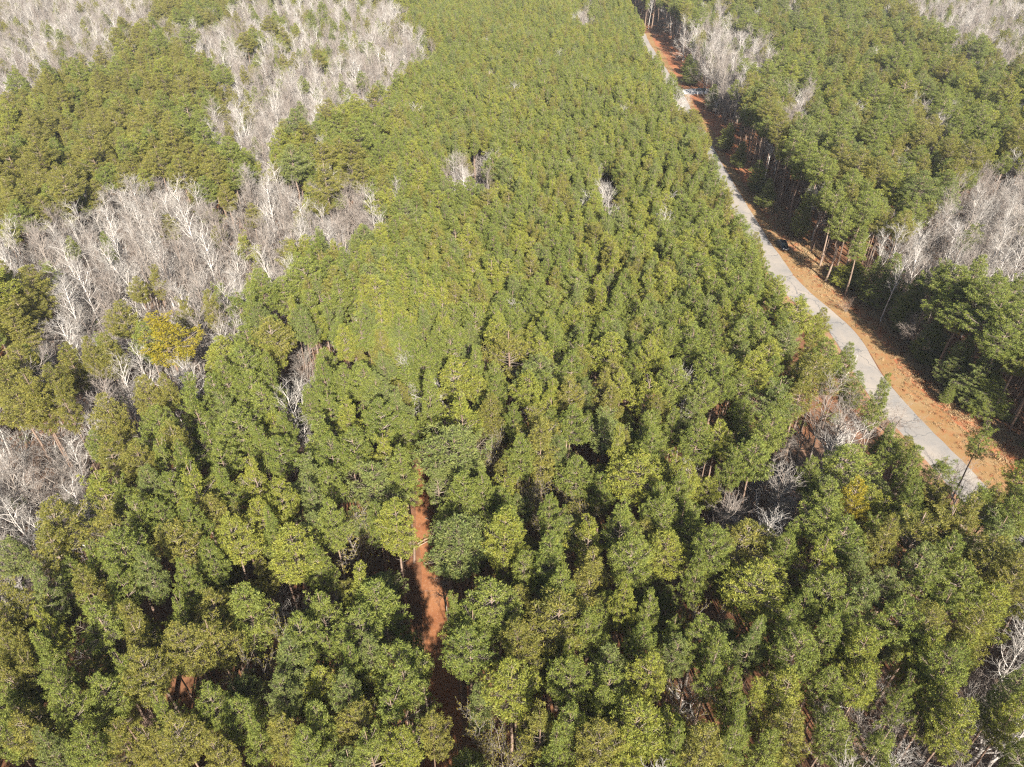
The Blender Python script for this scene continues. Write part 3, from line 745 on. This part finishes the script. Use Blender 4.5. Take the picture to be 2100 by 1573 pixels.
# ------------------------------------------------------------------ labels
ORD = ['nearest', 'second nearest', 'third nearest', 'fourth nearest', 'fifth nearest', 'sixth nearest', 'seventh nearest', 'eighth nearest', 'ninth nearest', 'tenth nearest', 'eleventh nearest', 'twelfth nearest', 'thirteenth nearest', 'fourteenth nearest', 'fifteenth nearest', 'sixteenth nearest', 'seventeenth nearest', 'eighteenth nearest', 'nineteenth nearest', 'twentieth nearest'] + ['twenty-%s nearest' % q for q in 'first second third fourth fifth sixth seventh eighth ninth'.split()]
LM = [('the yellow pine', 343, 688), ('the lower left white tree', 195, 1358), ('the bottom left corner', 0, 1573), ('the bottom right corner', 2100, 1573),
      ('the red track\'s sunny stretch', 867, 1050), ('the red track\'s bottom end', 912, 1560), ('the red track\'s upper end', 876, 870), ('the red track\'s middle', 895, 1270),
      ('the big white laneside tree', 1708, 890), ('the dark parked car', 1604, 505), ('the lane\'s bend', 1750, 680), ('the lane\'s near end', 1990, 985),
      ('the lane junction', 1420, 188), ('the left edge thicket', 110, 960), ('the lower middle white tree', 660, 1210), ('the bottom small pale tree', 1425, 1430),
      ('the white dead tree at centre', 1318, 820), ('the brown brush patch', 1560, 1045), ('the bare tree in the left gap', 615, 830), ('the right edge thicket', 1960, 500),
      ('the pale trees left of centre', 400, 560), ('the lower right edge', 2080, 1150), ('the left edge pines', 60, 620), ('the bottom edge centre-left', 480, 1560),
      ('the bottom edge centre-right', 1250, 1560), ('the left edge', 0, 1250), ('the centre bare bush', 755, 765), ('the bare clump at upper centre', 965, 335), ('the upper left bare wood', 250, 40),
      ('the upper right bare wood', 2030, 50), ('the white trees by the junction', 1470, 105), ('the top edge centre-left', 700, 60)]
def direction(dx, dy):
    if abs(dx) > abs(dy): return 'left of' if dx < 0 else 'right of'
    return 'above' if dy < 0 else 'below'
def make_labels(items, desc, zf, noun):
    """desc(item) -> adjectives; returns one label per item, ranked by distance from a landmark"""
    key = {}
    for i, it in enumerate(items):
        px, py, _ = proj(it[0], it[1], it[2] * zf)
        d, name, lx, ly = min((math.hypot(px - x, py - y), n, x, y) for n, x, y in LM)
        key.setdefault((desc(it), direction(px - lx, py - ly), name), []).append((d, i))
    out = [None] * len(items)
    for (ds, dr, nm), L in key.items():
        L.sort()
        for r_, (d, i) in enumerate(L):
            if len(L) == 1: out[i] = f'{ds} {noun} {dr} {nm}'
            else: out[i] = f'{ds} {noun} {dr} {nm}, {ORD[min(r_, 28)]}'
    return out
SHAPE = ['rounded', 'rounded', 'rounded', 'pointed', 'pointed', 'open ragged', 'open ragged', 'young cone-shaped']
TONEW = {'green': 'green', 'olive': 'olive', 'yellow': 'bright yellow-green', 'blue': 'grey-green', 'gold': 'golden-yellow'}
def pine_desc(p):
    return ('broad ' if p[3] > 2.45 else ('slim ' if p[3] < 1.55 else '')) + TONEW[p[5]] + ' ' + SHAPE[p[4]]
def bare_desc(p):
    k = BARE_SPECS[p[4]]
    if k == 'brush': return 'low brown many-stemmed'
    return ('pale ' if p[5] else 'grey-brown ') + ('tall slender' if k == 'tall' else 'spreading') + (' small' if p[2] < 10 else '')

# ------------------------------------------------------------------ individual trees
labs = make_labels(pine_ind, pine_desc, 0.76, 'pine')
for p, lb in zip(pine_ind, labs):
    X, Y, H, rad, ki, tone, rz = p
    root = bpy.data.objects.new('pine_tree', None); col.objects.link(root)
    root.empty_display_size = 0.5
    root.location = (X, Y, 0); root.rotation_euler = (0, 0, rz)
    root.scale = (rad / 2.0, rad / 2.0, H / 18.0)
    tag(root, lb, 'tree', 'pine trees of the forest')
    obj('trunk', me_ptr[ki], root); obj('crown', pine_crown(ki, tone), root)
labs = make_labels(bare_ind, bare_desc, 0.7, 'bare tree')
BH = {'tall': 17.0, 'wide': 14.0, 'brush': 5.0}
def bare_scale(H, ws, i):
    s = H / BH[BARE_SPECS[i]]
    sx = (s ** 0.7) * ws
    return (sx, sx, s)
for p, lb in zip(bare_ind, labs):
    X, Y, H, ws, i, pale, rz, lean = p
    br = BARE_SPECS[i] == 'brush'
    root = bpy.data.objects.new('shrub' if br else 'bare_tree', None); col.objects.link(root)
    root.location = (X, Y, -0.05)
    root.rotation_euler = (0, lean, rz) if False else (Matrix.Rotation(lean, 3, 'Y') @ Matrix.Rotation(rz, 3, 'Z')).to_euler()
    root.scale = bare_scale(H, ws, i)
    tag(root, lb.replace('bare tree', 'bare shrub') if br else lb, 'shrub' if br else 'tree', 'leafless shrubs' if br else 'leafless hardwood trees')
    a, b_ = bare_meshes(i, pale)
    obj('stems' if br else 'trunk', a, root); obj('twigs' if br else 'branches', b_, root)
def bud_desc(p): return ('broad' if p[3] > 2.3 else 'small') + ' yellow-green twiggy budding'
labs = make_labels(buds, bud_desc, 0.76, 'tree')
for p, lb in zip(buds, labs):
    X, Y, H, rad, k, rz = p
    i, mb_ = me_bud[k]
    root = bpy.data.objects.new('budding_tree', None); col.objects.link(root)
    root.location = (X, Y, 0); root.rotation_euler = (0, 0, rz)
    s = max(0.62, rad / 3.6); root.scale = (s, s, H / 14.0)
    tag(root, lb, 'tree', 'hardwoods coming into leaf')
    a, b_ = bare_meshes(i, False)
    obj('trunk', a, root); obj('branches', b_, root); obj('leaves', mb_, root)

# ------------------------------------------------------------------ the rest: instanced stuff
def scatter(name, protos, pts, label):
    """protos: list of meshes kept outside the scene; pts: (x,y,z,rx,ry,rz,sx,sy,sz,idx)"""
    pc = bpy.data.collections.new(name + '_kinds')
    for k, me in enumerate(protos):
        o = bpy.data.objects.new('%s_kind_%02d' % (name, k), me); pc.objects.link(o)
    P = np.array(pts, dtype=np.float32)
    me = bpy.data.meshes.new(name); me.vertices.add(len(P)); me.vertices.foreach_set('co', P[:, :3].ravel())
    for an, cols_ in (('rot', (3, 4, 5)), ('scl', (6, 7, 8))):
        a = me.attributes.new(an, 'FLOAT_VECTOR', 'POINT'); a.data.foreach_set('vector', np.ascontiguousarray(P[:, cols_]).ravel())
    a = me.attributes.new('idx', 'INT', 'POINT'); a.data.foreach_set('value', P[:, 9].astype(np.int32))
    me.update()
    o = obj(name, me); tag(o, label, None, None, 'stuff')
    ng = bpy.data.node_groups.new(name + '_nodes', 'GeometryNodeTree')
    ng.interface.new_socket('Geometry', in_out='INPUT', socket_type='NodeSocketGeometry')
    ng.interface.new_socket('Geometry', in_out='OUTPUT', socket_type='NodeSocketGeometry')
    gi = ng.nodes.new('NodeGroupInput'); go = ng.nodes.new('NodeGroupOutput')
    ci = ng.nodes.new('GeometryNodeCollectionInfo'); ci.inputs[0].default_value = pc
    ci.inputs['Separate Children'].default_value = True; ci.inputs['Reset Children'].default_value = True
    ip = ng.nodes.new('GeometryNodeInstanceOnPoints'); ip.inputs['Pick Instance'].default_value = True
    def na(nm, ty):
        q = ng.nodes.new('GeometryNodeInputNamedAttribute'); q.data_type = ty; q.inputs[0].default_value = nm; return q.outputs[0]
    L = ng.links
    L.new(gi.outputs[0], ip.inputs['Points']); L.new(ci.outputs[0], ip.inputs['Instance'])
    L.new(na('idx', 'INT'), ip.inputs['Instance Index']); L.new(na('rot', 'FLOAT_VECTOR'), ip.inputs['Rotation']); L.new(na('scl', 'FLOAT_VECTOR'), ip.inputs['Scale'])
    L.new(ip.outputs[0], go.inputs[0])
    md = o.modifiers.new('scatter', 'NODES'); md.node_group = ng
    return o

tones = ['green', 'olive', 'yellow', 'blue', 'gold']
protos = []; pidx = {}
for ki in range(8):
    for tn_ in tones[:4]:
        mb = MB(); mb.merge(pine_tr[ki]); mb.merge(pine_cr[ki], 2)
        pidx[(ki, tn_)] = len(protos); protos.append(mb.mesh('pine', [M_BARK, M_LIMB, NEEDLE[tn_]]))
pidx.update({(k, 'gold'): pidx[(k, 'yellow')] for k in range(8)})
pts = [(X, Y, 0, 0, 0, rz, rad / 2, rad / 2, H / 18, pidx[(ki, tone)]) for X, Y, H, rad, ki, tone, rz in pine_rest]
scatter('pine_forest', protos, pts, 'green pine forest filling the middle and far distance')
protos = []; bidx = {}
for i in range(8):
    for pale in (False, True):
        mb = MB(); mb.merge(bare_tk[i]); mb.merge(bare_tw[i], 1)
        bidx[(i, pale)] = len(protos)
        protos.append(mb.mesh('bare', [M_PALE if pale else M_GREY, M_TWIG_PALE if pale else (M_TWIG if i < 6 else M_BRUSH)]))
pts = []
for X, Y, H, ws, i, pale, rz, lean in bare_rest:
    e = (Matrix.Rotation(lean, 3, 'Y') @ Matrix.Rotation(rz, 3, 'Z')).to_euler(); s = bare_scale(H, ws, i)
    pts.append((X, Y, 0, e.x, e.y, e.z, *s, bidx[(i, pale)]))
scatter('bare_woodland', protos, pts, 'grey leafless hardwood forest in the far distance')
# undergrowth: low twiggy brush and a few evergreen seedlings on the forest floor
seed_m = MB(); rr = np.random.default_rng(5)
Cs = rr.normal(size=(46, 3)) * (0.45, 0.45, 0.45) + (0, 0, 0.9); As = rr.normal(size=(46, 3)); As /= np.linalg.norm(As, axis=1)[:, None]
tufts(seed_m, Cs, As, rr, 12, 0.35, 0.035)
protos = [bidx and bpy.data.meshes.get('bare')] and []
for i in (6, 7):
    mb = MB(); mb.merge(bare_tk[i]); mb.merge(bare_tw[i]); protos.append(mb.mesh('brush', [M_BRUSH]))
protos.append(seed_m.mesh('seedling', [NEEDLE['blue']]))
pts = []
Yv = 16.0
while Yv < 330:
    half = 0.80 * (Yv * CT + 40) + 6; Xv = -half
    step = 2.6
    while Xv < half:
        X = Xv + rng.uniform(-1.3, 1.3); Y = Yv + rng.uniform(-1.3, 1.3); Xv += step
        px, py, zc = proj(X, Y, 4)
        hw = zone(px, py) == 'bare'
        pr = 0.75 if hw else (0.42 if py > 700 else 0.1)
        if px > 1350 and py > 900: pr = max(pr, 0.4)
        if rng.random() > pr: continue
        s, i = road_off(X, Y)
        if -ROADW - 0.8 < s < verge_w(Y) - 0.5: continue
        if sdist(track, X, Y)[0] < 2.0: continue
        g = rng.random() < (0.12 if hw else 0.2)
        sc_ = rng.uniform(0.25, 0.75) if not g else rng.uniform(0.6, 1.4)
        pts.append((X, Y, 0, 0, 0, rng.uniform(0, 6.28), sc_ * 1.1, sc_ * 1.1, sc_, 2 if g else rng.randrange(2)))
    Yv += step
scatter('undergrowth', protos, pts, 'brown twiggy brush and seedlings on the forest floor')

# tufts of dead grass on the verge
gt = MB(); rr = np.random.default_rng(8); Cs = np.column_stack([rr.normal(0, .22, 30), rr.normal(0, .22, 30), np.full(30, 0.03)])
tufts(gt, Cs, np.tile([0, 0, 1.0], (30, 1)), rr, 5, 0.22, 0.02)
M_DEAD = needle_mat('dead_grass', (0.30, 0.22, 0.12), (0.42, 0.32, 0.19), trans=0.2)
M_RUST = needle_mat('rusty_leaves', (0.26, 0.12, 0.06), (0.36, 0.18, 0.09), trans=0.2)
pts = []
for k in range(8500):
    i = rng.randrange(len(edge)); 
    if edge[i, 1] > 190: continue
    u = rng.random() ** 0.6; w = verge_w(edge[i, 1])
    p = edge[i] + nrm_r[i] * (0.3 + u * (w + 1.0)) + np.array([rng.uniform(-1, 1), rng.uniform(-1, 1)])
    if -1e9 < road_off(p[0], p[1])[0] < 0.2: continue
    s_ = rng.uniform(0.5, 1.3) * (0.7 if u < 0.5 else 1.3)
    pts.append((p[0], p[1], 0.01, 0, 0, rng.uniform(0, 6.28), s_, s_, s_ * rng.uniform(0.6, 1.6), 0 if rng.random() < 0.75 else 1))
scatter('dead_grass', [gt.mesh('tuft', [M_DEAD]), gt.mesh('leaf_tuft', [M_RUST])], pts, 'tan dead grass and fallen leaves on the lane verge')

# ------------------------------------------------------------------ fallen logs across the track
M_LOG = wood_mat('weathered_log', (0.30, 0.24, 0.18), (0.36, 0.30, 0.23))
def log(p, q, r, label, z=0.35):
    a = at(*p, z); b2 = at(*q, z); mb = MB()
    P = np.linspace((a[0], a[1], 0), (b2[0], b2[1], 0), 6) - np.array([a[0], a[1], 0]); P[:, 2] = [0, .03, .05, .03, -.02, -.05]
    mb.tube(P, np.linspace(r * 0.7, r * 0.35, 6), 7); 
    root = bpy.data.objects.new('fallen_log', None); col.objects.link(root); root.location = (a[0], a[1], z)
    tag(root, label, 'log', 'fallen logs across the red track')
    obj('stem', mb.mesh('log', M_LOG, smooth=True), root)
    st = MB(); 
    for k in (1, 2, 4): st.tube([P[k], P[k] + np.array([rng.uniform(-.4, .4), rng.uniform(-.4, .4), rng.uniform(0.1, .4)])], [0.03, 0.012], 4)
    obj('branch_stub', st.mesh('branch_stub', M_LOG), root)
log((856, 1116), (889, 1098), 0.09, 'thin pale log across the red track, upper of the parallel pair')
log((859, 1120), (893, 1102), 0.08, 'thin pale log across the red track, lower of the parallel pair', 0.25)
log((870, 1157), (904, 1151), 0.10, 'pale log across the shaded red track below the pair')
log((872, 1063), (883, 1068), 0.07, 'short pale log on the sunny stretch of red track', 0.15)

# ------------------------------------------------------------------ parked car
M_CARP = simple('car_paint', (0.012, 0.018, 0.03), 0.22, 0.3, 0.6)
M_GLASS = simple('car_glass', (0.02, 0.03, 0.035), 0.06, 0.0, 0.9)
M_RUB = simple('rubber', (0.02, 0.02, 0.02), 0.85)
M_RIM = simple('rim_metal', (0.45, 0.45, 0.46), 0.35, 0.8)
M_LAMP = simple('lamp_lens', (0.75, 0.75, 0.72), 0.15)
M_RED = simple('tail_lens', (0.35, 0.02, 0.02), 0.25)
M_PLATE = simple('plate_white', (0.75, 0.72, 0.70), 0.5)
def loft(mb, sections, mi=0):
    """sections: (x, half width bottom, half width top, z bottom, z top)"""
    V = []
    for (x, wb, wt, zb, zt) in sections:
        m = (zb + zt) / 2
        V += [(x, -wb * .94, zb), (x, -wb, (zb + m) / 2), (x, -(wb + wt) / 2, m + 0.06), (x, -wt * .9, zt - 0.02), (x, -wt * .45, zt + 0.015), (x, wt * .45, zt + 0.015), (x, wt * .9, zt - 0.02), (x, (wb + wt) / 2, m + 0.06), (x, wb, (zb + m) / 2), (x, wb * .94, zb)]
    k = 10; F = [(i * k + j, i * k + (j + 1) % k, (i + 1) * k + (j + 1) % k, (i + 1) * k + j) for i in range(len(sections) - 1) for j in range(k)]
    mb.add(V, F, mi)
    n0 = (len(sections) - 1) * k
    mb.add(V[:k], [tuple(range(k))[::-1]], mi); mb.add(V[n0:], [tuple(range(k))], mi)
c0 = at(1600, 497); c1 = at(1610, 518)
cx, cy = (c0[0] + c1[0]) / 2, (c0[1] + c1[1]) / 2
_, ei = sdist(edge, cx, cy)
td = edge[min(ei + 2, len(edge) - 1)] - edge[ei - 2]; hd = math.atan2(td[1], td[0])
car = bpy.data.objects.new('parked_car', None); col.objects.link(car); car.location = (cx, cy, 0.02); car.rotation_euler = (0, 0, hd)
tag(car, 'dark sedan parked in tree shade on the grass verge beside the lane', 'car')
mb = MB(); loft(mb, [(-2.3, .74, .70, .38, .82), (-2.15, .86, .80, .28, .98), (-1.5, .90, .84, .24, 1.02), (-0.2, .91, .86, .22, 1.0), (1.0, .91, .85, .22, .97), (1.8, .88, .78, .25, .86), (2.25, .74, .62, .34, .70)])
obj('body', mb.mesh('car_body', M_CARP, smooth=True), car)
mb = MB(); loft(mb, [(-1.75, .72, .66, .98, 1.03), (-1.05, .76, .60, .98, 1.40), (-0.1, .78, .62, .98, 1.46), (0.45, .77, .60, .98, 1.38), (1.15, .72, .66, .94, 1.0)])
obj('window', mb.mesh('car_glass', M_GLASS, smooth=True), car)
mb = MB(); loft(mb, [(-1.0, .60, .56, 1.40, 1.44), (-0.1, .63, .58, 1.46, 1.50), (0.42, .60, .55, 1.38, 1.43)])
obj('roof', mb.mesh('car_roof', M_CARP, smooth=True), car)
def wheel(x, y):
    w = MB(); a = np.linspace(0, 2 * math.pi, 21)[:-1]
    for (r1, r2, y1, y2) in ((0.33, 0.33, -0.11, 0.11), (0.33, 0.21, 0.11, 0.11), (0.33, 0.21, -0.11, -0.11)):
        V = [(x + r1 * math.cos(t), y + y1, 0.33 + r1 * math.sin(t)) for t in a] + [(x + r2 * math.cos(t), y + y2, 0.33 + r2 * math.sin(t)) for t in a]
        w.add(V, [(i, (i + 1) % 20, 20 + (i + 1) % 20, 20 + i) for i in range(20)])
    wo = obj('wheel', w.mesh('car_tyre', M_RUB), car)
    r = MB(); s_ = 1 if y > 0 else -1
    V = [(x + 0.2 * math.cos(t), y + s_ * 0.10, 0.33 + 0.2 * math.sin(t)) for t in a] + [(x, y + s_ * 0.115, 0.33)]
    r.add(V, [(i, (i + 1) % 20, 20) for i in range(20)]); obj('rim', r.mesh('car_rim', M_RIM), wo)
for x in (-1.4, 1.45):
    for y in (-0.80, 0.80): wheel(x, y)
for y in (-0.52, 0.52):
    mb = MB(); mb.box((2.17, y, 0.66), (0.10, 0.15, 0.06)); obj('headlight', mb.mesh('headlight', M_LAMP), car)
    mb = MB(); mb.box((-2.24, y, 0.78), (0.06, 0.16, 0.07)); obj('tail_light', mb.mesh('tail_light', M_RED), car)
mb = MB(); mb.box((2.27, 0, 0.48), (0.02, 0.26, 0.07)); obj('number_plate', mb.mesh('number_plate', M_PLATE), car)
mb = MB(); mb.box((2.24, 0, 0.62), (0.03, 0.30, 0.05)); obj('grille', mb.mesh('grille', M_RIM), car)

# ------------------------------------------------------------------ sign and marker posts
M_WPOST = simple('white_post', (0.78, 0.77, 0.75), 0.6)
M_SIGN = simple('dark_sign', (0.03, 0.05, 0.07), 0.5)
x, y = at(1435, 195)
sg = bpy.data.objects.new('sign', None); col.objects.link(sg); sg.location = (x, y, 0)
tag(sg, 'low dark sign board on two white posts at the lane junction', 'sign')
for dx in (-0.9, 0.5):
    mb = MB(); mb.box((dx, 0, 0.8), (0.14, 0.14, 0.8)); obj('post', mb.mesh('sign_post', M_WPOST), sg)
mb = MB(); mb.box((0.25, 0.16, 2.0), (1.9, 0.05, 0.45)); obj('board', mb.mesh('sign_board', M_SIGN), sg)
x, y = at(1569, 408)
mp = bpy.data.objects.new('marker_post', None); col.objects.link(mp); mp.location = (x, y, 0)
tag(mp, 'thin white marker post in dark shade behind the verge', 'post')
mb = MB(); mb.tube([(0, 0, 0), (0, 0, 1.5)], [0.09, 0.09], 8); obj('shaft', mb.mesh('marker_shaft', M_WPOST), mp)
mb = MB(); mb.tube([(0, 0, 1.5), (0, 0, 1.56), (0, 0, 1.6)], [0.1, 0.1, 0.02], 8); obj('cap', mb.mesh('marker_cap', M_WPOST), mp)

# ------------------------------------------------------------------ thin winter haze filling the air over the whole place
hb = MB(); hb.box((0, 1000, 36.25), (3200, 4100, 37.25))
mh = bpy.data.materials.new('haze'); mh.use_nodes = True
nt = mh.node_tree; nt.nodes.clear()
out = nt.nodes.new('ShaderNodeOutputMaterial'); pv = nt.nodes.new('ShaderNodeVolumePrincipled')
pv.inputs['Color'].default_value = (0.86, 0.92, 1.0, 1); pv.inputs['Density'].default_value = 0.00011
pv.inputs['Anisotropy'].default_value = 0.0
nt.links.new(pv.outputs[0], out.inputs['Volume'])
hz = obj('haze', hb.mesh('haze', mh)); tag(hz, kind='stuff')
